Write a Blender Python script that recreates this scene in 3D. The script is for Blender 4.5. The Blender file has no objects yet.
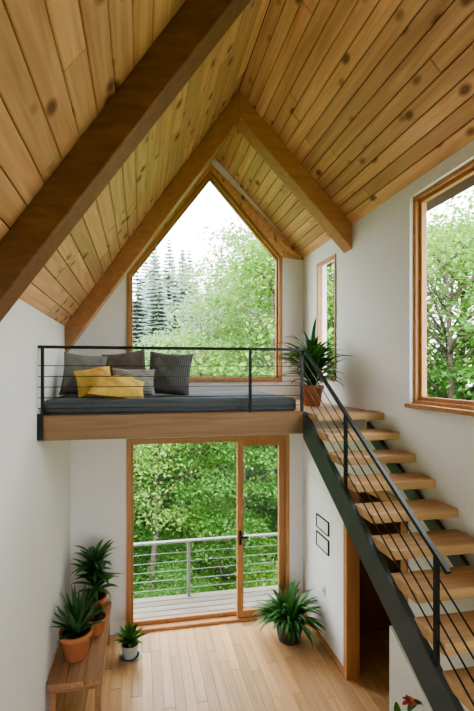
import bpy, math, random
import numpy as np
from mathutils import Vector, Matrix
random.seed(7)
H = 3.2            # camera height above the floor; helper coords are relative to camera height
V = Vector

# ---------------------------------------------------------------- materials
def new_mat(name):
    m = bpy.data.materials.new(name); m.use_nodes = True
    nt = m.node_tree; b = nt.nodes['Principled BSDF']
    return m, nt, b

def N(nt, t, **kw):
    n = nt.nodes.new(t)
    for k, v in kw.items(): setattr(n, k, v)
    return n

def plain(name, col, rough=0.6, metal=0.0, noise=0.0, nscale=8.0, bump=0.0, spec=0.5):
    m, nt, b = new_mat(name)
    b.inputs['Roughness'].default_value = rough
    b.inputs['Metallic'].default_value = metal
    b.inputs['Specular IOR Level'].default_value = spec
    tc = N(nt, 'ShaderNodeTexCoord')
    nz = N(nt, 'ShaderNodeTexNoise'); nz.inputs['Scale'].default_value = nscale; nz.inputs['Detail'].default_value = 4
    nt.links.new(tc.outputs['Object'], nz.inputs['Vector'])
    cr = N(nt, 'ShaderNodeValToRGB')
    a = [max(0, c*(1-noise)) for c in col]; d = [min(1, c*(1+noise)) for c in col]
    cr.color_ramp.elements[0].position = .3; cr.color_ramp.elements[1].position = .7
    cr.color_ramp.elements[0].color = (*a, 1); cr.color_ramp.elements[1].color = (*d, 1)
    nt.links.new(nz.outputs['Fac'], cr.inputs['Fac']); nt.links.new(cr.outputs['Color'], b.inputs['Base Color'])
    if bump:
        bp = N(nt, 'ShaderNodeBump'); bp.inputs['Strength'].default_value = bump; bp.inputs['Distance'].default_value = .01
        nt.links.new(nz.outputs['Fac'], bp.inputs['Height']); nt.links.new(bp.outputs['Normal'], b.inputs['Normal'])
    return m

def wood(name, c1, c2, axis=1, across=14., rough=.45, knots=0.0, var=.25, knotcol=(.12, .045, .015), spec=.4):
    m, nt, b = new_mat(name)
    b.inputs['Roughness'].default_value = rough
    b.inputs['Specular IOR Level'].default_value = spec
    L = nt.links.new
    tc = N(nt, 'ShaderNodeTexCoord'); geo = N(nt, 'ShaderNodeNewGeometry')
    mul = N(nt, 'ShaderNodeMath', operation='MULTIPLY'); mul.inputs[1].default_value = 37.
    L(geo.outputs['Random Per Island'], mul.inputs[0])
    add = N(nt, 'ShaderNodeVectorMath', operation='ADD')
    L(tc.outputs['Object'], add.inputs[0]); L(mul.outputs[0], add.inputs[1])
    mp = N(nt, 'ShaderNodeMapping'); s = [across]*3; s[axis] = .9
    mp.inputs['Scale'].default_value = s
    L(add.outputs[0], mp.inputs['Vector'])
    nz = N(nt, 'ShaderNodeTexNoise'); nz.inputs['Scale'].default_value = 1.6; nz.inputs['Detail'].default_value = 5
    nz.inputs['Distortion'].default_value = .6
    L(mp.outputs[0], nz.inputs['Vector'])
    cr = N(nt, 'ShaderNodeValToRGB')
    cr.color_ramp.elements[0].position = .32; cr.color_ramp.elements[1].position = .68
    cr.color_ramp.elements[0].color = (*c1, 1); cr.color_ramp.elements[1].color = (*c2, 1)
    L(nz.outputs['Fac'], cr.inputs['Fac'])
    hsv = N(nt, 'ShaderNodeHueSaturation')
    mr = N(nt, 'ShaderNodeMapRange'); mr.inputs['To Min'].default_value = 1-var; mr.inputs['To Max'].default_value = 1+var*.55
    L(geo.outputs['Random Per Island'], mr.inputs['Value']); L(mr.outputs[0], hsv.inputs['Value'])
    L(cr.outputs['Color'], hsv.inputs['Color'])
    out = hsv.outputs['Color']
    if knots > 0:
        mp2 = N(nt, 'ShaderNodeMapping'); s2 = [8.5, 8.5, 0.0]; s2[axis] = 4.2
        mp2.inputs['Scale'].default_value = s2
        L(add.outputs[0], mp2.inputs['Vector'])
        vo = N(nt, 'ShaderNodeTexVoronoi'); vo.inputs['Scale'].default_value = 1.0
        L(mp2.outputs[0], vo.inputs['Vector'])
        mr2 = N(nt, 'ShaderNodeMapRange'); mr2.inputs['From Min'].default_value = knots*.45; mr2.inputs['From Max'].default_value = knots
        mr2.inputs['To Min'].default_value = .85; mr2.inputs['To Max'].default_value = 0
        L(vo.outputs['Distance'], mr2.inputs['Value'])
        mx = N(nt, 'ShaderNodeMixRGB'); mx.inputs['Color2'].default_value = (*knotcol, 1)
        L(mr2.outputs[0], mx.inputs['Fac']); L(out, mx.inputs['Color1']); out = mx.outputs[0]
    L(out, b.inputs['Base Color'])
    bp = N(nt, 'ShaderNodeBump'); bp.inputs['Strength'].default_value = .15; bp.inputs['Distance'].default_value = .005
    L(nz.outputs['Fac'], bp.inputs['Height']); L(bp.outputs['Normal'], b.inputs['Normal'])
    return m

def leafmat(name, c1, c2, rough=.5, trans=.35, spec=.3):
    m, nt, b = new_mat(name); L = nt.links.new
    b.inputs['Roughness'].default_value = rough; b.inputs['Specular IOR Level'].default_value = spec
    geo = N(nt, 'ShaderNodeNewGeometry')
    cr = N(nt, 'ShaderNodeValToRGB')
    cr.color_ramp.elements[0].color = (*c1, 1); cr.color_ramp.elements[1].color = (*c2, 1)
    L(geo.outputs['Random Per Island'], cr.inputs['Fac']); L(cr.outputs['Color'], b.inputs['Base Color'])
    tr = N(nt, 'ShaderNodeBsdfTranslucent'); L(cr.outputs['Color'], tr.inputs['Color'])
    mx = N(nt, 'ShaderNodeMixShader'); mx.inputs[0].default_value = trans
    L(b.outputs[0], mx.inputs[1]); L(tr.outputs[0], mx.inputs[2])
    L(mx.outputs[0], nt.nodes['Material Output'].inputs['Surface'])
    return m

def glassmat():
    m, nt, b = new_mat('window_glass'); L = nt.links.new
    nt.nodes.remove(b)
    t = N(nt, 'ShaderNodeBsdfTransparent'); t.inputs['Color'].default_value = (.97, .985, .98, 1)
    g = N(nt, 'ShaderNodeBsdfGlossy'); g.inputs['Roughness'].default_value = .02
    lw = N(nt, 'ShaderNodeLayerWeight'); lw.inputs['Blend'].default_value = .5
    pw = N(nt, 'ShaderNodeMath', operation='POWER'); pw.inputs[1].default_value = 5
    ml = N(nt, 'ShaderNodeMath', operation='MULTIPLY_ADD'); ml.inputs[1].default_value = .25; ml.inputs[2].default_value = .002
    L(lw.outputs['Facing'], pw.inputs[0]); L(pw.outputs[0], ml.inputs[0])
    mx = N(nt, 'ShaderNodeMixShader')
    L(ml.outputs[0], mx.inputs[0]); L(t.outputs[0], mx.inputs[1]); L(g.outputs[0], mx.inputs[2])
    L(mx.outputs[0], nt.nodes['Material Output'].inputs['Surface'])
    return m

def stripes(name, ca, cb, axis=0, scale=40., width=.5, rough=.9):
    m, nt, b = new_mat(name); L = nt.links.new
    b.inputs['Roughness'].default_value = rough; b.inputs['Specular IOR Level'].default_value = .1
    tc = N(nt, 'ShaderNodeTexCoord')
    w = N(nt, 'ShaderNodeTexWave'); w.bands_direction = 'XYZ'[axis]; w.inputs['Scale'].default_value = scale
    w.inputs['Distortion'].default_value = .4
    L(tc.outputs['Object'], w.inputs['Vector'])
    cr = N(nt, 'ShaderNodeValToRGB')
    cr.color_ramp.elements[0].position = width-.12; cr.color_ramp.elements[1].position = width+.12
    cr.color_ramp.elements[0].color = (*ca, 1); cr.color_ramp.elements[1].color = (*cb, 1)
    L(w.outputs['Fac'], cr.inputs['Fac']); L(cr.outputs['Color'], b.inputs['Base Color'])
    return m

M = {}
M['wall'] = plain('white_plaster', (.82, .825, .83), .9, noise=.02, nscale=30, bump=.05, spec=.2)
M['pine'] = wood('knotty_pine_ceiling', (.58, .325, .175), (.79, .50, .285), 1, 13, .42, knots=.24, var=.25)
M['roof'] = plain('roof_deck_dark', (.06, .035, .02), .9)
M['beamx'] = wood('glulam_beam', (.42, .215, .11), (.52, .28, .15), 0, 14, .5, knots=0, var=.1)
M['beamdark'] = wood('dark_brown_rafter', (.17, .082, .042), (.24, .12, .06), 0, 14, .55, knots=0, var=.1)  # near truss, darker brown than the far one
M['oak'] = wood('oak_floor', (.58, .33, .155), (.72, .45, .23), 1, 16, .3, knots=0, var=.22)
M['frame'] = wood('larch_frame', (.42, .205, .09), (.54, .29, .13), 2, 20, .45, var=.12)
M['fascia'] = wood('loft_fascia', (.24, .14, .08), (.34, .21, .125), 0, 16, .55, knots=.14, var=.1)
M['tread'] = wood('stair_tread_wood', (.50, .31, .16), (.64, .42, .235), 0, 16, .45, var=.2)
M['bench'] = wood('bench_wood', (.28, .15, .08), (.40, .225, .12), 1, 16, .5, var=.12)
M['deck'] = wood('deck_boards', (.20, .17, .14), (.29, .25, .21), 0, 14, .8, var=.2)
M['brownwood'] = wood('panel_brown', (.26, .12, .055), (.34, .17, .08), 2, 14, .5, var=.1)
M['black'] = plain('black_steel', (.018, .02, .023), .4, .3)
M['slate'] = plain('slate_painted_steel', (.07, .092, .107), .45, .2, noise=.06)
M['graymetal'] = plain('grey_metal', (.30, .31, .31), .5, .3)
M['glass'] = glassmat()
M['matt'] = plain('mattress_fabric', (.125, .145, .165), .95, noise=.15, nscale=60, bump=.3, spec=.1)
M['white'] = plain('white_plastic', (.8, .8, .78), .4)
M['terra'] = plain('terracotta', (.50, .19, .085), .8, noise=.12, nscale=12, bump=.1)
M['ceram'] = plain('grey_ceramic', (.45, .46, .45), .4, noise=.05)
M['darkpot'] = plain('dark_pot', (.045, .055, .05), .45)
M['soil'] = plain('soil', (.035, .022, .014), 1, noise=.3, nscale=40, bump=.5)
M['leaf1'] = leafmat('houseplant_leaf', (.035, .13, .025), (.10, .27, .05), .35, .15, .5)
M['leaf2'] = leafmat('dark_leaf', (.02, .08, .02), (.055, .16, .045), .35, .12, .5)
M['leaf3'] = leafmat('agave_leaf', (.04, .12, .045), (.09, .21, .075), .4, .1, .5)
M['pink'] = leafmat('pink_petal', (.6, .15, .12), (.75, .28, .2), .6, .3)
M['tree1'] = leafmat('tree_leaf_light', (.11, .25, .045), (.30, .47, .115), .6, .42)
M['tree2'] = leafmat('tree_leaf_mid', (.055, .16, .035), (.155, .32, .08), .6, .38)
M['treefar'] = leafmat('tree_leaf_haze_tint', (.20, .32, .15), (.35, .47, .24), .7, .4, .1)  # far trees: distance haze painted into a paler leaf colour
M['conif'] = leafmat('conifer_needle_haze_tint', (.20, .28, .23), (.26, .34, .28), .85, .3, .05)  # needle colour paled to paint in atmospheric haze
M['conif2'] = leafmat('conifer_needle_mist_tint', (.38, .45, .42), (.44, .51, .48), .85, .3, .05)  # rear rows: thicker mist painted as a still paler colour
M['bark'] = plain('bark', (.12, .095, .075), .95, noise=.3, nscale=10, bump=.6)
M['barkfar'] = plain('bark_haze_tint', (.30, .30, .27), .95, noise=.2, nscale=10)  # far trunks, haze mixed into the bark colour
M['grass'] = plain('forest_ground', (.09, .20, .04), 1, noise=.5, nscale=1.5)
M['pgrey'] = plain('pillow_grey', (.25, .255, .26), .95, noise=.08, nscale=50, bump=.2, spec=.1)
M['pbrown'] = plain('pillow_taupe', (.19, .175, .165), .95, noise=.08, nscale=50, bump=.2, spec=.1)
M['pstripe'] = stripes('pillow_charcoal_stripe', (.10, .105, .11), (.20, .205, .21), 0, 16, .5)
M['plight'] = stripes('pillow_light_stripe', (.24, .255, .26), (.50, .51, .51), 2, 14, .45)
M['pyel'] = plain('pillow_mustard', (.80, .57, .17), .95, noise=.1, nscale=30, bump=.2, spec=.1)
M['paper'] = plain('art_paper', (.72, .71, .68), .8)

# ---------------------------------------------------------------- mesh builder
class MB:
    def __init__(s): s.v = []; s.f = []; s.m = []; s.sm = []; s.mats = []
    def mi(s, mat):
        if mat not in s.mats: s.mats.append(mat)
        return s.mats.index(mat)
    def add(s, vs, fs, mat, smooth=False):
        o = len(s.v); k = s.mi(mat)
        s.v += [tuple(p) for p in vs]
        for f in fs:
            s.f.append(tuple(i+o for i in f)); s.m.append(k); s.sm.append(smooth)
    def hexa(s, p, mat):
        s.add(p, [(3, 2, 1, 0), (4, 5, 6, 7), (0, 1, 5, 4), (1, 2, 6, 5), (2, 3, 7, 6), (3, 0, 4, 7)], mat)
    def box(s, x0, x1, y0, y1, z0, z1, mat):
        s.hexa([(x0, y0, z0), (x1, y0, z0), (x1, y1, z0), (x0, y1, z0), (x0, y0, z1), (x1, y0, z1), (x1, y1, z1), (x0, y1, z1)], mat)
    def obox(s, c, size, rot, mat):
        hx, hy, hz = size[0]/2, size[1]/2, size[2]/2
        ps = [V(p) for p in [(-hx, -hy, -hz), (hx, -hy, -hz), (hx, hy, -hz), (-hx, hy, -hz), (-hx, -hy, hz), (hx, -hy, hz), (hx, hy, hz), (-hx, hy, hz)]]
        s.hexa([V(c)+rot@p for p in ps], mat)
    def prism_y(s, pts, y0, y1, mat):
        n = len(pts)
        vs = [(p[0], y0, p[1]) for p in pts]+[(p[0], y1, p[1]) for p in pts]
        fs = [tuple(range(n-1, -1, -1)), tuple(range(n, 2*n))]+[(i, (i+1) % n, (i+1) % n+n, i+n) for i in range(n)]
        s.add(vs, fs, mat)
    def prism_x(s, pts, x0, x1, mat):
        n = len(pts)
        vs = [(x0, p[0], p[1]) for p in pts]+[(x1, p[0], p[1]) for p in pts]
        fs = [tuple(range(n)), tuple(range(2*n-1, n-1, -1))]+[(i, i+n, (i+1) % n+n, (i+1) % n) for i in range(n)]
        s.add(vs, fs, mat)
    def bar(s, a, b, w, h, mat):
        a = V(a); b = V(b); d = (b-a); l = d.length; q = d.to_track_quat('X', 'Z').to_matrix()
        s.obox((a+b)/2, (l, w, h), q, mat)
    def tube(s, path, r, mat, n=8):
        path = [V(p) for p in path]
        rs = r if isinstance(r, (list, tuple)) else [r]*len(path)
        vs = []; fs = []
        for i, p in enumerate(path):
            t = (path[min(i+1, len(path)-1)]-path[max(i-1, 0)]).normalized()
            up = V((0, 0, 1)) if abs(t.z) < .9 else V((1, 0, 0))
            a = t.cross(up).normalized(); b2 = t.cross(a)
            for j in range(n):
                an = 2*math.pi*j/n; vs.append(p+(a*math.cos(an)+b2*math.sin(an))*rs[i])
        for i in range(len(path)-1):
            for j in range(n):
                fs.append((i*n+j, i*n+(j+1) % n, (i+1)*n+(j+1) % n, (i+1)*n+j))
        fs.append(tuple(range(n-1, -1, -1))); fs.append(tuple(range((len(path)-1)*n, len(path)*n)))
        s.add(vs, fs, mat, True)
    def lathe(s, c, prof, mat, n=28):
        vs = []; fs = []
        for r, z in prof:
            for j in range(n):
                an = 2*math.pi*j/n; vs.append((c[0]+r*math.cos(an), c[1]+r*math.sin(an), c[2]+z))
        for i in range(len(prof)-1):
            for j in range(n): fs.append((i*n+j, i*n+(j+1) % n, (i+1)*n+(j+1) % n, (i+1)*n+j))
        fs.append(tuple(range(n-1, -1, -1)))
        s.add(vs, fs, mat, True)
    def disc(s, c, r, mat, n=24):
        s.add([(c[0]+r*math.cos(2*math.pi*j/n), c[1]+r*math.sin(2*math.pi*j/n), c[2]) for j in range(n)], [tuple(range(n))], mat)
    def blade(s, base, az, elev, length, width, droop, mat, seg=7, prof='lance', fold=.25, twist=0):
        p = V(base); dirh = V((math.cos(az), math.sin(az), 0)); side = V((-math.sin(az), math.cos(az), 0))
        e = elev; st = length/seg; vs = []; fs = []
        for i in range(seg+1):
            t = i/seg
            if prof == 'lance': w = width*(math.sin(math.pi*min(1, .12+.88*t))**.8 if t < 1 else 0)
            elif prof == 'agave': w = width*(1-t)**.6*(.75+.5*math.sin(math.pi*t)) if t < 1 else 0
            else: w = width*math.sin(math.pi*t)**.7 if 0 < t < 1 else width*.06
            w = max(w, .0008)
            nrm = V((-math.sin(e)*dirh.x, -math.sin(e)*dirh.y, math.cos(e)))
            sd = (side*math.cos(twist*t)+nrm*math.sin(twist*t))
            vs += [p-sd*w/2+nrm*w*fold, p, p+sd*w/2+nrm*w*fold]
            d = dirh*math.cos(e)+V((0, 0, math.sin(e)))
            p = p+d*st; e -= droop/seg*(0.5+t)
        for i in range(seg):
            a = i*3; fs += [(a, a+1, a+4, a+3), (a+1, a+2, a+5, a+4)]
        s.add(vs, fs, mat, True)
    def build(s, name, bevel=0, segs=1, world=True, origin='center', clampx=None, clampy=None):
        vs = np.array(s.v, dtype=float)
        if clampx is not None: vs[:, 0] = np.clip(vs[:, 0], clampx[0], clampx[1])
        if clampy is not None: vs[:, 1] = np.clip(vs[:, 1], clampy[0], clampy[1])
        mn = vs.min(0); mx = vs.max(0)
        o = np.array([(mn[0]+mx[0])/2, (mn[1]+mx[1])/2, (mn[2]+mx[2])/2 if origin == 'center' else mn[2]])
        if not world: o = np.zeros(3)
        me = bpy.data.meshes.new(name+'_mesh')
        me.from_pydata([tuple(p) for p in (vs-o)], [], s.f)
        for m in s.mats: me.materials.append(m)
        me.polygons.foreach_set('material_index', s.m); me.polygons.foreach_set('use_smooth', s.sm)
        me.update()
        ob = bpy.data.objects.new(name, me); bpy.context.collection.objects.link(ob)
        ob.location = (o[0], o[1], o[2]+(H if world else 0))
        if bevel:
            md = ob.modifiers.new('bevel', 'BEVEL'); md.width = bevel; md.segments = segs; md.limit_method = 'ANGLE'; md.angle_limit = math.radians(50)
        return ob

# ---------------------------------------------------------------- room dimensions (camera-relative z)
XL, XR = -.82, 2.13
YB, YF = 5.0, -2.6
ZF = -3.2
RX, RZ = .94, 2.72
ZL, ZR = .50, 1.50
WT = .12
def roofz(x):
    return RZ-(RX-x)*(RZ-ZL)/(RX-XL) if x < RX else RZ-(x-RX)*(RZ-ZR)/(XR-RX)
ZP = -.36; YP = 3.46; XS = 1.46

# floor planks
mb = MB(); mb.box(XL-.2, XR+1.4, YF, YB+.02, ZF-.12, ZF-.018, M['roof'])
x = XL
while x < XR+1.3:
    y = YF+random.uniform(-1.2, 0)
    while y < YB:
        l = random.uniform(1.0, 1.9); a = max(y, YF); b = min(y+l, YB)
        if b-a > .02: mb.box(x, x+.1035, a, b-.002, ZF-.02, ZF, M['oak'])
        y += l
    x += .105
mb.build('floor', bevel=.0015)

# ceiling
mb = MB()
def slope_planks(xa, za, xb, zb, w):
    a = V((xa, 0, za)); b = V((xb, 0, zb)); L = (b-a).length; d = (b-a)/L
    n = V((-d.z, 0, d.x));
    if n.z < 0: n = -n
    k = round(L/w); w = L/k
    for i in range(k):
        y = YF+random.uniform(-1.8, 0)
        while y < YB+.01:
            l = random.uniform(1.5, 3.0); y0 = max(y, YF); y1 = min(y+l, YB)
            if y1-y0 > .03:
                p0 = a+d*(i*w+.0025); p1 = a+d*((i+1)*w-.0025)
                q = [V((p0.x, y0, p0.z)), V((p1.x, y0, p1.z)), V((p1.x, y1-.003, p1.z)), V((p0.x, y1-.003, p0.z))]
                mb.hexa(q+[p+n*.02 for p in q], M['pine'])
            y += l
slope_planks(XL, ZL, RX, RZ, .145)
slope_planks(RX, RZ, XR, ZR, .115)
mb.prism_y([(XL-.02, ZL+.01), (RX, RZ+.032), (RX, RZ+.3), (XL-.35, ZL-.1)], YF-.1, YB+.4, M['roof'])
mb.prism_y([(RX, RZ+.032), (XR+.02, ZR+.012), (XR+.35, ZR-.1), (RX, RZ+.3)], YF-.1, YB+.4, M['roof'])
mb.build('ceiling', bevel=.005)

# left wall
mb = MB(); mb.box(XL-.2, XL, YF, YB+WT, ZF, ZL+.02, M['wall']); mb.build('wall_left')

# right wall with openings
DY0, DY1, DZ = 2.95, 3.86, -1.12
W2 = (4.10, 4.57, -.10, 1.31)
W3 = (1.35, 2.88, -.255, 1.40)
mb = MB()
def rw(y0, y1, z0, z1): mb.box(XR, XR+WT, y0, y1, z0, z1, M['wall'])
rw(DY1, YB+WT, ZF, DZ); rw(YF, DY0, ZF, DZ)
rw(YF, YB+WT, DZ, W3[2]); rw(YF, W3[0], W3[2], ZR+.02); rw(W3[0], W3[1], W3[3], ZR+.02)
rw(W3[1], W2[0], W3[2], ZR+.02); rw(W2[0], W2[1], W3[2], W2[2]); rw(W2[0], W2[1], W2[3], ZR+.02); rw(W2[1], YB+WT, W3[2], ZR+.02)
mb.build('wall_right')

# back wall
WX0, WX1, WXA = -.157, 1.833, .88
WZB, WZ0, WZA, WZ1 = -.13, 1.20, 2.56, 1.50
DX0, DX1, DT = -.165, 1.93, -.82
mb = MB()
def bw(pts): mb.prism_y(pts, YB, YB+WT, M['wall'])
E = .02
bw([(XL, ZF), (DX0, ZF), (DX0, DT), (XL, DT)])
bw([(DX1, ZF), (XR, ZF), (XR, DT), (DX1, DT)])
bw([(XL, DT), (XR, DT), (XR, WZB), (XL, WZB)])
bw([(XL, WZB), (WX0, WZB), (WX0, roofz(WX0)+E), (XL, roofz(XL)+E)])
bw([(WX1, WZB), (XR, WZB), (XR, roofz(XR)+E), (WX1, roofz(WX1)+E)])
bw([(WX0, WZ0), (WXA, WZA), (WXA, roofz(WXA)+E), (WX0, roofz(WX0)+E)])
zrx = WZA-(RX-WXA)*(WZA-WZ1)/(WX1-WXA)
bw([(WXA, WZA), (RX, zrx), (RX, RZ+E), (WXA, roofz(WXA)+E)])
bw([(RX, zrx), (WX1, WZ1), (WX1, roofz(WX1)+E), (RX, RZ+E)])
mb.build('wall_back')
# pine boards closing the strip between sloped window head and ceiling
mb = MB(); K = 3
for (xa, za, xb, zb, xe) in [(WX0, WZ0, WXA, WZA, None), (WXA, WZA, WX1, WZ1, XR)]:
    for k in range(K):
        f0 = k/K; f1 = (k+1)/K-.02
        ra, rb = roofz(xa)-.003, roofz(xb)-.003
        mb.prism_y([(xa, za+(ra-za)*f0), (xb, zb+(rb-zb)*f0), (xb, zb+(rb-zb)*f1), (xa, za+(ra-za)*f1)], YB-.018, YB, M['pine'])
        if xe:
            re = roofz(xe)-.003; ze = re-.02
            mb.prism_y([(xb, zb+(rb-zb)*f0), (xe, ze+(re-ze)*f0), (xe, ze+(re-ze)*f1), (xb, zb+(rb-zb)*f1)], YB-.018, YB, M['pine'])
mb.build('trim_1')

# front wall (behind the camera): glazed opening below, added for fill light
mb = MB(); yw = YF
def fw(pts): mb.prism_y(pts, yw-.15, yw, M['wall'])
OT = -1.2
fw([(XL, OT), (RX, OT), (RX, RZ+E), (XL, ZL+E)]); fw([(RX, OT), (XR, OT), (XR, ZR+E), (RX, RZ+E)])
mb.build('wall_front')

# under-stair wall
mb = MB()
m = .682
def strz(y): return ZP-m*(YP-y)
y1 = 2.15; y0 = -.5
mb.prism_x([(y1, ZF), (y1, strz(y1)-.25), (y0, max(ZF+.05, strz(y0)-.25)), (y0, ZF)], XS-.005, XS+.055, M['wall'])
mb.build('wall_stair')

def pentframe(mb, pts, w, y0, y1, mat):
    n = len(pts); inner = []
    for i in range(n):
        p = V(pts[i]); a = (V(pts[i-1])-p).normalized(); b = (V(pts[(i+1) % n])-p).normalized()
        bis = (a+b).normalized(); sn = abs(a.x*bis.y-a.y*bis.x); inner.append(p+bis*(w/sn))
    for i in range(n):
        j = (i+1) % n
        mb.prism_y([tuple(pts[i]), tuple(pts[j]), tuple(inner[j]), tuple(inner[i])], y0, y1, mat)
    return inner
pts = [(WX0, WZB), (WX1, WZB), (WX1, WZ1), (WXA, WZA), (WX0, WZ0)]
mb = MB()
inn = pentframe(mb, pts, .045, YB-.02, YB+.11, M['frame'])
inn2 = pentframe(mb, [tuple(p) for p in inn], .022, YB+.03, YB+.08, M['frame'])
mb.prism_y([tuple(p) for p in inn2], YB+.055, YB+.062, M['glass'])
mb.build('window_1', bevel=.003)

def rect_frame_x(mb, y0, y1, z0, z1, w, x0, x1, mat):
    mb.box(x0, x1, y0, y0+w, z0, z1, mat); mb.box(x0, x1, y1-w, y1, z0, z1, mat)
    mb.box(x0, x1, y0+w, y1-w, z0, z0+w, mat); mb.box(x0, x1, y0+w, y1-w, z1-w, z1, mat)
mb = MB()
rect_frame_x(mb, W2[0], W2[1], W2[2], W2[3], .028, XR-.012, XR+.05, M['frame'])
mb.box(XR+.02, XR+.026, W2[0]+.025, W2[1]-.025, W2[2]+.025, W2[3]-.025, M['glass'])
mb.build('window_2', bevel=.002)
mb = MB()
rect_frame_x(mb, W3[0], W3[1], W3[2], W3[3], .03, XR+.03, XR+.13, M['frame'])
rect_frame_x(mb, W3[0]+.03, W3[1]-.03, W3[2]+.03, W3[3]-.03, .03, XR+.06, XR+.10, M['frame'])
mb.box(XR+.08, XR+.086, W3[0]+.05, W3[1]-.05, W3[2]+.05, W3[3]-.05, M['glass'])
mb.box(XR-.035, XR+.04, W3[0]-.02, W3[1]+.02, W3[2]-.028, W3[2]+.003, M['frame'])
mb.build('window_3', bevel=.002)

def rect_frame_y(mb, x0, x1, z0, z1, w, y0, y1, mat, wb=None):
    wb = wb or w
    mb.box(x0, x0+w, y0, y1, z0, z1, mat); mb.box(x1-w, x1, y0, y1, z0, z1, mat)
    mb.box(x0+w, x1-w, y0, y1, z0, z0+wb, mat); mb.box(x0+w, x1-w, y0, y1, z1-w, z1, mat)
mb = MB()
xs = [XL, XL+(XR-XL)/3, XL+2*(XR-XL)/3, XR]
for i in range(3): rect_frame_y(mb, xs[i], xs[i+1], ZF, OT, .04, YF-.1, YF-.03, M['frame'])
mb.box(XL+.04, XR-.04, YF-.07, YF-.064, ZF+.04, OT-.04, M['glass'])
mb.build('added_fill_window')  # unseen glazing, added to admit fill light from behind the camera

# sliding glass door
mb = MB()
rect_frame_y(mb, DX0, DX1, ZF, DT, .055, YB-.02, YB+.12, M['frame'], .035)
rect_frame_y(mb, DX0+.055, 1.30, ZF+.035, DT-.055, .03, YB+.07, YB+.11, M['frame'], .05)
rect_frame_y(mb, 1.235, DX1-.055, ZF+.035, DT-.055, .08, YB+.005, YB+.06, M['frame'], .085)
mb.box(DX0+.08, 1.27, YB+.09, YB+.096, ZF+.08, DT-.08, M['glass'])
mb.box(1.30, DX1-.12, YB+.03, YB+.036, ZF+.11, DT-.12, M['glass'])
mb.box(1.255, 1.285, YB-.012, YB+.006, ZF+.98, ZF+1.16, M['black'])
mb.box(1.262, 1.278, YB-.05, YB-.01, ZF+1.08, ZF+1.10, M['black'])
mb.box(1.26, 1.36, YB-.055, YB-.04, ZF+1.078, ZF+1.102, M['black'])
mb.build('door_1', bevel=.003)

# doorway under stairs + hallway
mb = MB()
w = .07
mb.box(XR-.02, XR+WT+.01, DY1-.02, DY1+w-.02, ZF, DZ+w, M['frame'])
mb.box(XR-.02, XR+WT+.01, DY0-w+.02, DY0+.02, ZF, DZ+w, M['frame'])
mb.box(XR-.02, XR+WT+.01, DY0+.02, DY1-.02, DZ-.02, DZ+w, M['frame'])
mb.build('door_2', bevel=.003)
mb = MB()
hx = XR+1.2
mb.box(hx, hx+.1, 2.2, 4.6, ZF, DZ+.3, M['brownwood'])
mb.box(XR+WT, hx, 4.5, 4.6, ZF, DZ+.3, M['brownwood']); mb.box(XR+WT, hx, 2.2, 2.3, ZF, DZ+.3, M['wall'])
mb.box(XR+WT, hx+.1, 2.2, 4.6, DZ+.3, DZ+.4, M['wall'])
mb.build('wall_hallway')
mb = MB(); mb.box(XR-.015, XR, DY1+.05, YB, ZF, ZF+.07, M['frame']); mb.build('baseboard_right', bevel=.003)

# roof trusses
def truss_leg(mb, A, B, h, t, mat):
    A = V(A); B = V(B)
    q = [A+V((0, -t/2, -h)), B+V((0, -t/2, -h)), B+V((0, t/2, -h)), A+V((0, t/2, -h))]
    mb.hexa(q+[p+V((0, 0, h)) for p in q], mat)
mb = MB()
truss_leg(mb, (XL, 4.72, ZL), (RX, 3.84, RZ), .29, .17, M['beamx'])
truss_leg(mb, (RX, 3.84, RZ), (XR, 3.84, ZR), .25, .17, M['beamx'])
mb.build('roof_truss', bevel=.006)
mb = MB()
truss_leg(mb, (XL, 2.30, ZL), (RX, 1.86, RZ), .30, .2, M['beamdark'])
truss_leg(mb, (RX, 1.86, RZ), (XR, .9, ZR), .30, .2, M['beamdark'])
mb.build('roof_truss.001', bevel=.006)

# loft platform
mb = MB()
mb.box(XL, XS+.02, YP-.02, YP+.06, ZP-.20, ZP, M['fascia'])
mb.box(XL, XR, YP+.06, YB, ZP-.18, ZP-.02, M['wall'])
yy = YP+.06
while yy < YB-.01:
    mb.box(XL, XR, yy, min(yy+.118, YB), ZP-.02, ZP, M['tread']); yy += .12
mb.build('loft_platform', bevel=.003)

# loft railing
RT = .205
mb = MB()
yr = YP
mb.bar((XL, yr, RT), (XS, yr, RT), .03, .024, M['black'])
for px in (XL+.035, .97, XS-.0):
    mb.box(px-.012, px+.012, yr-.012, yr+.012, ZP, RT-.01, M['black'])
mb.box(XL+.0, XL+.045, yr-.035, yr-.021, ZP-.19, ZP+.02, M['black'])
for k in range(5):
    z = ZP+.06+k*.088
    mb.tube([(XL, yr, z), (XS, yr, z)], .0038, M['black'], 6)
mb.build('loft_railing', bevel=.003)

# staircase
mb = MB()
NT = 20; rise = (ZP-ZF)/NT; run = rise/m
yend = YP-(ZP-ZF)/m
mb.prism_x([(YP-.02, ZP+.0), (YP-.02, ZP-.24), (yend+.33, ZF), (yend, ZF)], XS, XS+.045, M['slate'])
mb.prism_x([(YP-.02, ZP-.1), (YP-.02, ZP-.24), (yend+.33, ZF), (yend+.15, ZF)], XR-.04, XR-.002, M['slate'])
for k in range(NT):
    z = ZP-rise*k; yn = YP-.04-run*(k+1)
    mb.box(XS+.03, XR-.004, yn, yn+run+.02, z-.062, z, M['tread'])
mb.build('staircase', bevel=.005)

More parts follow.
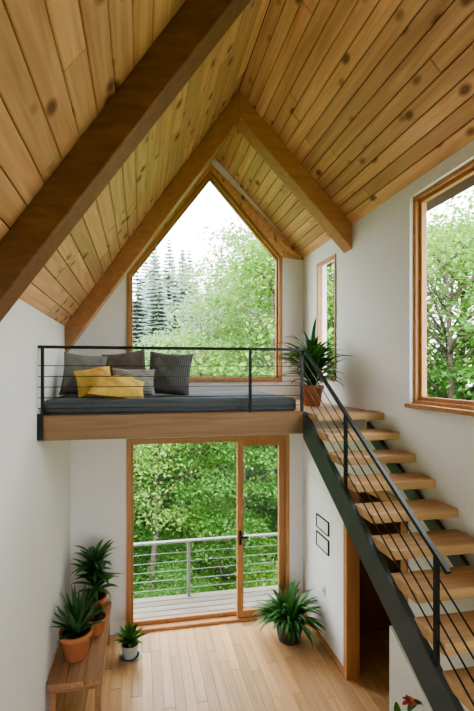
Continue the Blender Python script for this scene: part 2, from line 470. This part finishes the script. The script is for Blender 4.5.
# stair railing
mb = MB()
xr_ = XS+.022
def hz(y, off): return off-m*(YP-y)
ye = 1.72
mb.bar((xr_, YP-.01, RT), (xr_, ye, hz(ye, RT)), .028, .022, M['black'])
for y in (2.71, 1.80):
    mb.box(xr_-.012, xr_+.012, y-.012, y+.012, hz(y, ZP), hz(y, RT), M['black'])
y = .55
mb.box(xr_-.012, xr_+.012, y-.012, y+.012, hz(y, ZP), hz(y, RT-.08), M['black'])
for k in range(4):
    o = RT-.105-k*.105
    mb.tube([(xr_, YP-.01, o), (xr_, .55, hz(.55, o))], .0052, M['black'], 6)
mb.build('stair_railing', bevel=.003)

# mattress
def soft_box(name, x0, x1, y0, y1, z0, z1, mat, nx=60, ny=24):
    mb = MB(); vs = []; fs = []
    def ring(ins, z):
        r = []
        for i in range(nx): r.append((x0+ins+(x1-x0-2*ins)*i/nx, y0+ins, z))
        for i in range(ny): r.append((x1-ins, y0+ins+(y1-y0-2*ins)*i/ny, z))
        for i in range(nx): r.append((x1-ins-(x1-x0-2*ins)*i/nx, y1-ins, z))
        for i in range(ny): r.append((x0+ins, y1-ins-(y1-y0-2*ins)*i/ny, z))
        return r
    levels = [(.015, z0), (0, z0+.015), (0, z1-.035), (.006, z1-.015), (.022, z1-.003), (.06, z1)]
    n = 2*(nx+ny)
    for ins, z in levels: vs += ring(ins, z)
    for l in range(len(levels)-1):
        for j in range(n): fs.append((l*n+j, l*n+(j+1) % n, (l+1)*n+(j+1) % n, (l+1)*n+j))
    fs.append(tuple((len(levels)-1)*n+j for j in range(n)))
    mb.add(vs, fs, mat, True)
    mb.tube([(x0, y0-.001, z1-.03), (x1, y0-.001, z1-.03)], .005, mat, 6)
    mb.tube([(x0, y0-.001, z0+.02), (x1, y0-.001, z0+.02)], .005, mat, 6)
    return mb.build(name)
soft_box('mattress', XL+.03, XS-.03, YP+.07, YB-.06, ZP, ZP+.125, M['matt'])

# pillows
def pillow(name, loc, w, h, t, rx, ry, rz, mat, seed=0):
    rr = random.Random(seed); n = 22; vs = []; fs = []
    ph = [rr.uniform(0, 6) for _ in range(6)]
    for sgn in (1, -1):
        for j in range(n+1):
            for i in range(n+1):
                u = -1+2*i/n; v = -1+2*j/n
                th = (max(0, (1-abs(u)**2.6))*max(0, (1-abs(v)**2.6)))**.55
                pin = 1-.09*(1-abs(u)**2)*abs(v)**3; pin2 = 1-.09*(1-abs(v)**2)*abs(u)**3
                wr = .016*math.sin(5*u+ph[0]+2*v)*math.sin(4*v+ph[1])+.008*math.sin(11*u+ph[2])*math.sin(9*v+ph[3])
                vs.append((u*w/2*pin2, sgn*(th*t/2+wr*th), v*h/2*pin))
    o = (n+1)**2
    for j in range(n):
        for i in range(n):
            a = j*(n+1)+i
            fs.append((a, a+1, a+n+2, a+n+1)); fs.append((o+a, o+a+n+1, o+a+n+2, o+a+1))
    mb = MB(); mb.add(vs, fs, mat, True)
    edge = [(-1+2*i/n, -1) for i in range(n+1)]+[(1, -1+2*i/n) for i in range(n+1)]+[(1-2*i/n, 1) for i in range(n+1)]+[(-1, 1-2*i/n) for i in range(n+1)]
    path = []
    for u, v in edge:
        pin = 1-.09*(1-abs(u)**2)*abs(v)**3; pin2 = 1-.09*(1-abs(v)**2)*abs(u)**3
        path.append((u*w/2*pin2, 0, v*h/2*pin))
    mb.tube(path, .005, mat, 5)
    ob = mb.build(name, world=False)
    ob.location = (loc[0], loc[1], loc[2]+H)
    ob.rotation_euler = (math.radians(rx), math.radians(ry), math.radians(rz))
    return ob
ZM = ZP+.125
pillow('throw_pillow', (-.56, 4.24, ZM+.205), .43, .44, .19, -14, 5, 6, M['pgrey'], 1)
pillow('throw_pillow', (-.15, 4.42, ZM+.225), .46, .47, .18, -12, -8, -4, M['pbrown'], 2)
pillow('throw_pillow', (.30, 4.19, ZM+.215), .46, .47, .20, -18, 4, -14, M['pstripe'], 3)
pillow('throw_pillow', (-.06, 4.04, ZM+.135), .42, .29, .15, -26, 2, 4, M['plight'], 4)
pillow('throw_pillow', (-.43, 3.99, ZM+.14), .34, .31, .15, -30, -10, 8, M['pyel'], 5)
pillow('throw_pillow', (-.20, 3.76, ZM+.095), .50, .32, .15, -58, 9, 6, M['pyel'], 6)

# bench
mb = MB()
BZ = -2.75; bx1 = -.33; by0, by1 = 3.70, 4.93
for i in range(3):
    a = XL+.015+i*(bx1-XL-.015)/3
    mb.box(a, a+(bx1-XL-.015)/3-.004, by0, by1, BZ-.05, BZ, M['bench'])
mb.box(XL+.04, bx1-.03, by0+.05, by0+.08, BZ-.12, BZ-.05, M['bench'])
mb.box(bx1-.05, bx1-.02, by0+.03, by1-.03, BZ-.12, BZ-.05, M['bench'])
for lx in (XL+.03, bx1-.07):
    for ly in (by0+.04, by1-.1):
        mb.box(lx, lx+.05, ly, ly+.05, ZF, BZ-.05, M['bench'])
mb.build('wooden_bench', bevel=.004)

# plants
def pot(mb, c, r, h, mat, rim=True, taper=.72):
    pr = [(r*taper*.95, 0), (r*taper, .005), (r*.97, h*.8)]
    if rim: pr += [(r*.98, h*.8), (r*1.08, h*.81), (r*1.1, h*.99), (r*1.05, h), (r*.95, h), (r*.93, h*.85)]
    else: pr += [(r, h*.98), (r*.97, h), (r*.92, h*.97), (r*.9, h*.85)]
    mb.lathe(c, pr, mat); mb.disc((c[0], c[1], c[2]+h*.88), r*.94, M['soil'])
    return V((c[0], c[1], c[2]+h*.87))
CL = (XL+.008, XR-.008); CY = (0, YB-.03)
mb = MB(); b = pot(mb, (-.61, 4.05, BZ), .145, .25, M['terra'])
for i in range(30):
    t = i/29; az = i*2.4; mb.blade(b+V((.02*math.cos(az), .02*math.sin(az), 0)), az, 1.5-.95*t+random.uniform(-.1, .1), .46-.12*t, .055, .35*random.uniform(.3, 1.2), M['leaf3'], prof='agave', fold=.35)
mb.build('potted_agave', origin='b', clampx=CL)
mb = MB(); b = pot(mb, (-.50, 4.70, BZ), .125, .21, M['terra'])
random.seed(3)
mb.tube([b, b+V((.01, 0, .18)), b+V((-.01, .01, .40))], [.014, .012, .008], M['bark'], 6)
for i in range(100):
    t = random.random(); az = i*2.4+random.uniform(-.3, .3)
    mb.blade(b+V((0, 0, .06+.38*t)), az, random.uniform(.1, 1.3), random.uniform(.20, .36), .055, random.uniform(.5, 1.5), M['leaf2'] if i % 4 else M['leaf1'], seg=6, fold=.2)
mb.build('potted_dracaena', origin='b', clampx=CL, clampy=CY)
mb = MB(); b = pot(mb, (-.45, 4.37, BZ), .10, .17, M['terra'])
for i in range(30):
    az = i*2.4; mb.blade(b, az, random.uniform(.6, 1.4), random.uniform(.09, .16), .035, .7, M['leaf2'], seg=5)
mb.build('potted_succulent', origin='b')
mb = MB(); b = pot(mb, (-.11, 4.60, ZF), .10, .15, M['ceram'], rim=False, taper=.8)
mb.lathe((-.11, 4.60, ZF), [(.11, 0), (.125, .012), (.12, .014), (.10, .006)], M['ceram'])
for i in range(40):
    t = i/39; az = i*2.4; mb.blade(b, az, 1.5-1.0*t, .19+.06*random.random(), .045, .6*t, M['leaf1'], prof='lance', seg=6, fold=.3)
mb.build('potted_aloe', origin='b')
mb = MB(); b = pot(mb, (1.76, 4.56, ZF), .17, .24, M['darkpot'], taper=.75)
random.seed(11)
for i in range(120):
    az = i*2.4+random.uniform(-.2, .2)
    mb.blade(b+V((.05*math.cos(az), .05*math.sin(az), 0)), az, random.uniform(.35, 1.5), random.uniform(.28, .50), random.uniform(.035, .055), random.uniform(.9, 2.2), M['leaf1'] if i % 3 else M['leaf2'], seg=8, fold=.2)
mb.build('potted_spider_plant', origin='b', clampx=CL, clampy=CY)
mb = MB(); b = pot(mb, (1.80, 4.0, ZP), .115, .22, M['terra'])
random.seed(5)
for i in range(150):
    az = i*2.4+random.uniform(-.3, .3)
    l = random.uniform(.30, .50)
    if math.cos(az) > .6: l *= .75
    mb.blade(b+V((.03*math.cos(az), .03*math.sin(az), random.uniform(0, .32))), az, random.uniform(.35, 1.5), l, random.uniform(.035, .05), random.uniform(.6, 2.0), M['leaf1'] if i % 3 else M['leaf2'], seg=8, fold=.25)
mb.tube([b, b+V((0, 0, .32))], [.02, .015], M['bark'], 8)
mb.build('potted_palm', origin='b', clampx=(XL, XR-.02))
mb = MB(); fx, fy = 1.24, 1.80; b = pot(mb, (fx, fy, ZF), .13, .24, M['terra'])
random.seed(9)
for s_ in range(7):
    az = s_*.9; top = b+V((.06*math.cos(az)+.09, .07*math.sin(az), 1.25+random.uniform(-.14, .05)))
    mid = (b+top)/2+V((.03*math.cos(az), .03*math.sin(az), 0))
    mb.tube([b, mid, top], [.006, .005, .003], M['leaf2'], 5)
    for i in range(12):
        t = random.uniform(.3, 1); p = b.lerp(top, t)
        mb.blade(p, random.uniform(0, 6.3), random.uniform(-.1, .8), .10, .035, .8, M['leaf1'], seg=5)
    for i in range(10):
        mb.blade(top, i*.63, random.uniform(.1, 1.2), .04, .026, .6, M['pink'], seg=4)
mb.build('potted_flowering_plant', origin='b', clampx=(0, XS-.012))

# wall pictures & switch
mb = MB()
for z0, z1 in ((-1.88, -1.72), (-2.10, -1.93)):
    yc0, yc1 = 4.26, 4.58
    rect_frame_x(mb, yc0, yc1, z0, z1, .009, XR-.018, XR, M['black'])
    mb.box(XR-.01, XR-.001, yc0+.009, yc1-.009, z0+.009, z1-.009, M['paper'])
mb.build('wall_picture_frames')
mb = MB(); mb.box(XR-.012, XR, 4.36, 4.43, -2.62, -2.5, M['white']); mb.box(XR-.018, XR-.012, 4.38, 4.41, -2.58, -2.54, M['graymetal']); mb.build('light_switch', bevel=.003)

# deck and railing
mb = MB(); dz = ZF-.06
yy = YB+.14
while yy < 5.8: mb.box(-3, 4.2, yy, yy+.108, dz-.03, dz, M['deck']); yy += .12
mb.box(-3, 4.2, YB+.14, 5.86, dz-.2, dz-.031, M['bark'])
for px in (-2.8, -.6, 1.6, 4.0):
    mb.box(px-.07, px+.07, 5.7, 5.84, -6.9, dz-.2, M['bark'])
mb.build('outdoor_deck')
mb = MB(); yr = 5.8
mb.box(-3, 4.2, yr-.03, yr+.03, dz+.79, dz+.815, M['graymetal'])
for px in (-2.9, -1.1, .70, 2.4, 4.1): mb.box(px-.022, px+.022, yr-.022, yr+.022, dz, dz+.79, M['graymetal'])
for k in range(5): mb.tube([(-3, yr, dz+.12+k*.13), (4.2, yr, dz+.12+k*.13)], .005, M['graymetal'], 6)
mb.build('deck_railing')

# ---------------------------------------------------------------- exterior
def gz(x, y): return -6.45+.3*math.sin(x*.35)*math.cos(y*.3)+max(0, y-20)*.08
mb = MB()
n = 40; vs = []; fs = []
for j in range(n+1):
    for i in range(n+1):
        x = -60+120*i/n; y = -30+130*j/n
        vs.append((x, y, gz(x, y)+.05))
for j in range(n):
    for i in range(n): a = j*(n+1)+i; fs.append((a, a+1, a+n+2, a+n+1))
mb.add(vs, fs, M['grass'], True); mb.build('forest_ground')

def tree_mesh(name, seed, h, crown0, R, ncl, nleaf, lsize, mat, trunk=.016, bark=None):
    bark = bark or M['bark']
    rr = np.random.RandomState(seed); mb = MB()
    top = V((rr.uniform(-.4, .4), rr.uniform(-.4, .4), h*.93))
    path = [V((0, 0, 0)).lerp(top, t)+V((rr.uniform(-.1, .1), rr.uniform(-.1, .1), 0))*(1 if 0 < t < 1 else 0) for t in np.linspace(0, 1, 7)]
    mb.tube(path, [h*trunk*(1-t*.85) for t in np.linspace(0, 1, 7)], bark, 7)
    cl = []
    for k in range(ncl):
        t = rr.uniform(0, 1); zc = crown0+(h-crown0)*t
        rad = R*(math.sin(math.pi*min(1, .18+.78*t))**.7)*math.sqrt(rr.uniform(.15, 1)); az = rr.uniform(0, 2*math.pi)
        c = np.array([math.cos(az)*rad+top.x*t, math.sin(az)*rad+top.y*t, zc]); cl.append(c)
        if k % 2 == 0:
            zb = max(crown0*.7, zc-rad*.6-.3); f = zb/(h*.93); s0 = V((top.x*f, top.y*f, zb))
            cm = (s0+V(c))/2+V((0, 0, .12)); mb.tube([s0, cm, V(c)], [h*.005, h*.003, .006], bark, 5)
    cl = np.array(cl); N_ = ncl*nleaf
    ctr = np.repeat(cl, nleaf, 0)+rr.normal(size=(N_, 3))*np.array([.42, .42, .13])*(R/2.2)
    nr = rr.normal(size=(N_, 3))*.5+np.array([0, 0, .9]); nr /= np.linalg.norm(nr, axis=1)[:, None]
    a = np.cross(nr, rr.normal(size=(N_, 3))); a /= np.linalg.norm(a, axis=1)[:, None]; b = np.cross(nr, a)
    s = lsize*rr.uniform(.7, 1.3, size=(N_, 1))
    vv = np.stack([ctr-a*s, ctr+b*s*.55, ctr+a*s, ctr-b*s*.55], 1).reshape(-1, 3)
    o = len(mb.v); k = mb.mi(mat)
    mb.v += [tuple(p) for p in vv.tolist()]
    mb.f += [(o+4*i, o+4*i+1, o+4*i+2, o+4*i+3) for i in range(N_)]; mb.m += [k]*N_; mb.sm += [False]*N_
    return mb.build(name, world=False)
def conifer_mesh(name, seed, mat):
    rr = np.random.RandomState(seed); mb = MB(); h = 14
    mb.tube([(0, 0, 0), (0, 0, h)], [.22, .02], M['barkfar'], 6)
    for L_ in range(46):
        t = L_/45; z = 1.5+(h-1.5)*t; R = 2.5*(1-t)**.85+.15
        nb = 17 if t < .8 else 9
        for i in range(nb):
            az = rr.uniform(0, 6.28); r = R*rr.uniform(.65, 1.15)
            mb.blade((0, 0, z), az, .15, r, .62*(1-t*.7), rr.uniform(.5, 1.1), mat, seg=4, prof='lance', fold=-.35)
    return mb.build(name, world=False)

variants = [tree_mesh('deciduous_tree', 1, 9, 3.2, 2.4, 64, 150, .07, M['tree1']),
            tree_mesh('deciduous_tree', 2, 9, 2.4, 2.2, 64, 150, .07, M['tree2']),
            tree_mesh('deciduous_tree', 3, 9, 3.8, 2.6, 60, 150, .065, M['tree1']),
            tree_mesh('leafy_shrub', 4, 3.2, .1, 1.9, 42, 150, .065, M['tree1']),
            tree_mesh('leafy_shrub', 8, 3.2, .1, 1.9, 42, 150, .065, M['tree2']),
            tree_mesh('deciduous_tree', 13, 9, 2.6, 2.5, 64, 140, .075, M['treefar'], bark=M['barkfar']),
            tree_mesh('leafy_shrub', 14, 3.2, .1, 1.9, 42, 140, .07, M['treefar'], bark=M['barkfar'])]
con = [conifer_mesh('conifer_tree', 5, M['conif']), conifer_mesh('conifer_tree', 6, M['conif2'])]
used = {}
def place(src, x, y, z, s, rot, sz=None):
    if src.name not in used: ob = src; used[src.name] = 1
    else:
        ob = bpy.data.objects.new(src.name.split('.')[0], src.data); bpy.context.collection.objects.link(ob)
    ob.location = (x, y, z+H); ob.scale = (s, s, sz or s); ob.rotation_euler = (0, 0, rot)
rr = random.Random(21)
for (vi, x, y, s) in [(0, 4.5, 12.3, 1.2), (2, 6.2, 15.7, 1.4), (0, 5.4, 19, 1.45), (1, 7.2, 12, 1.15), (2, 9.2, 10.5, 1.25), (0, 11.3, 12.5, 1.3),
                      (1, 10.3, 7.2, 1.2), (2, 13.5, 9, 1.35), (0, 8.5, 15.5, 1.4), (1, 12.5, 15, 1.4), (0, 12, 4.5, 1.2), (1, 7.5, 22, 1.5),
                      (1, -.4, 14.5, .82), (2, -2.9, 13.5, .84), (2, 1.9, 13.6, .88), (0, -4.8, 16, .9), (0, .9, 18.5, .9), (1, -2.2, 20, .92), (2, -6.2, 21, .95),
                      (1, 10.5, 20, 1.5), (2, 15, 18, 1.5), (1, -8, 17, .95), (0, 3.0, 22, 1.1), (1, 3.2, 17.5, 1.10), (2, .4, 11.2, .72), (1, 2.7, 10.8, .74), (0, -1.9, 11.3, .7)]:
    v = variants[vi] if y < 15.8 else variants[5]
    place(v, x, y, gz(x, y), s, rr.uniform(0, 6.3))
for i, (x, y, s) in enumerate([(-1.6, 9.8, .55), (1.0, 10.0, .5), (3.4, 9.8, .6), (-3.8, 11.5, .8), (5.6, 11, .8), (-.6, 12.3, .8), (2.6, 12.4, .8), (-2.5, 16, 1.2), (.6, 16.5, 1.2), (3.6, 17, 1.3), (-5.5, 18, 1.3), (6.5, 18, 1.3), (-.8, 21, 1.5), (3, 25, 1.8), (-5, 25, 1.8), (8, 26, 1.8)]):
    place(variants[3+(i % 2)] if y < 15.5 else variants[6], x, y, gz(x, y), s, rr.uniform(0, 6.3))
for (x, y, s) in [(-1.5, 25, .85), (1.2, 27, .98), (3.6, 26, .9), (-4.5, 26, .95), (-8, 27, 1.0), (-11, 29, 1.0), (6.6, 28, 1.05), (-14, 30, 1), (10, 30, 1.1), (-.2, 29.5, 1.0), (2.5, 30, 1.02)]:
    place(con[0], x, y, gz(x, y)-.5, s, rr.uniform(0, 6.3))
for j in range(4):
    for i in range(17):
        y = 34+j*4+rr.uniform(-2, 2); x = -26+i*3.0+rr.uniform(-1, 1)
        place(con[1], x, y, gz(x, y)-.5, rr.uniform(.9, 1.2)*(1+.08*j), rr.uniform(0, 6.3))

# ---------------------------------------------------------------- light
w = bpy.data.worlds.new('overcast_sky'); bpy.context.scene.world = w; w.use_nodes = True
nt = w.node_tree; bg = nt.nodes['Background']
tc = N(nt, 'ShaderNodeTexCoord'); sp = N(nt, 'ShaderNodeSeparateXYZ'); nt.links.new(tc.outputs['Generated'], sp.inputs[0])
cr = N(nt, 'ShaderNodeValToRGB'); cr.color_ramp.elements[0].position = 0.0; cr.color_ramp.elements[1].position = .7
cr.color_ramp.elements[0].color = (1, .98, .98, 1); cr.color_ramp.elements[1].color = (.92, .94, 1, 1)
nt.links.new(sp.outputs['Z'], cr.inputs['Fac']); nt.links.new(cr.outputs['Color'], bg.inputs['Color'])
bg.inputs['Strength'].default_value = 8.5
sl = bpy.data.lights.new('sun', 'SUN'); sl.energy = 4.5; sl.angle = math.radians(12); sl.color = (1, .95, .86)
so = bpy.data.objects.new('sun', sl); bpy.context.collection.objects.link(so)
so.rotation_euler = V((.35, .75, -1.25)).to_track_quat('-Z', 'Y').to_euler()
try: bpy.context.scene.view_settings.look = 'AgX - Medium High Contrast'
except Exception as e: print(e)

# ---------------------------------------------------------------- camera
cd = bpy.data.cameras.new('camera'); cam = bpy.data.objects.new('camera', cd); bpy.context.collection.objects.link(cam)
cd.sensor_fit = 'HORIZONTAL'; cd.sensor_width = 36; cd.lens = 400/474*36
cd.shift_x = 26.5/474; cd.shift_y = 16.5/474; cd.clip_start = .05
cam.location = (0, 0, H); cam.rotation_euler = (math.radians(90), 0, math.radians(-10))
bpy.context.scene.camera = cam
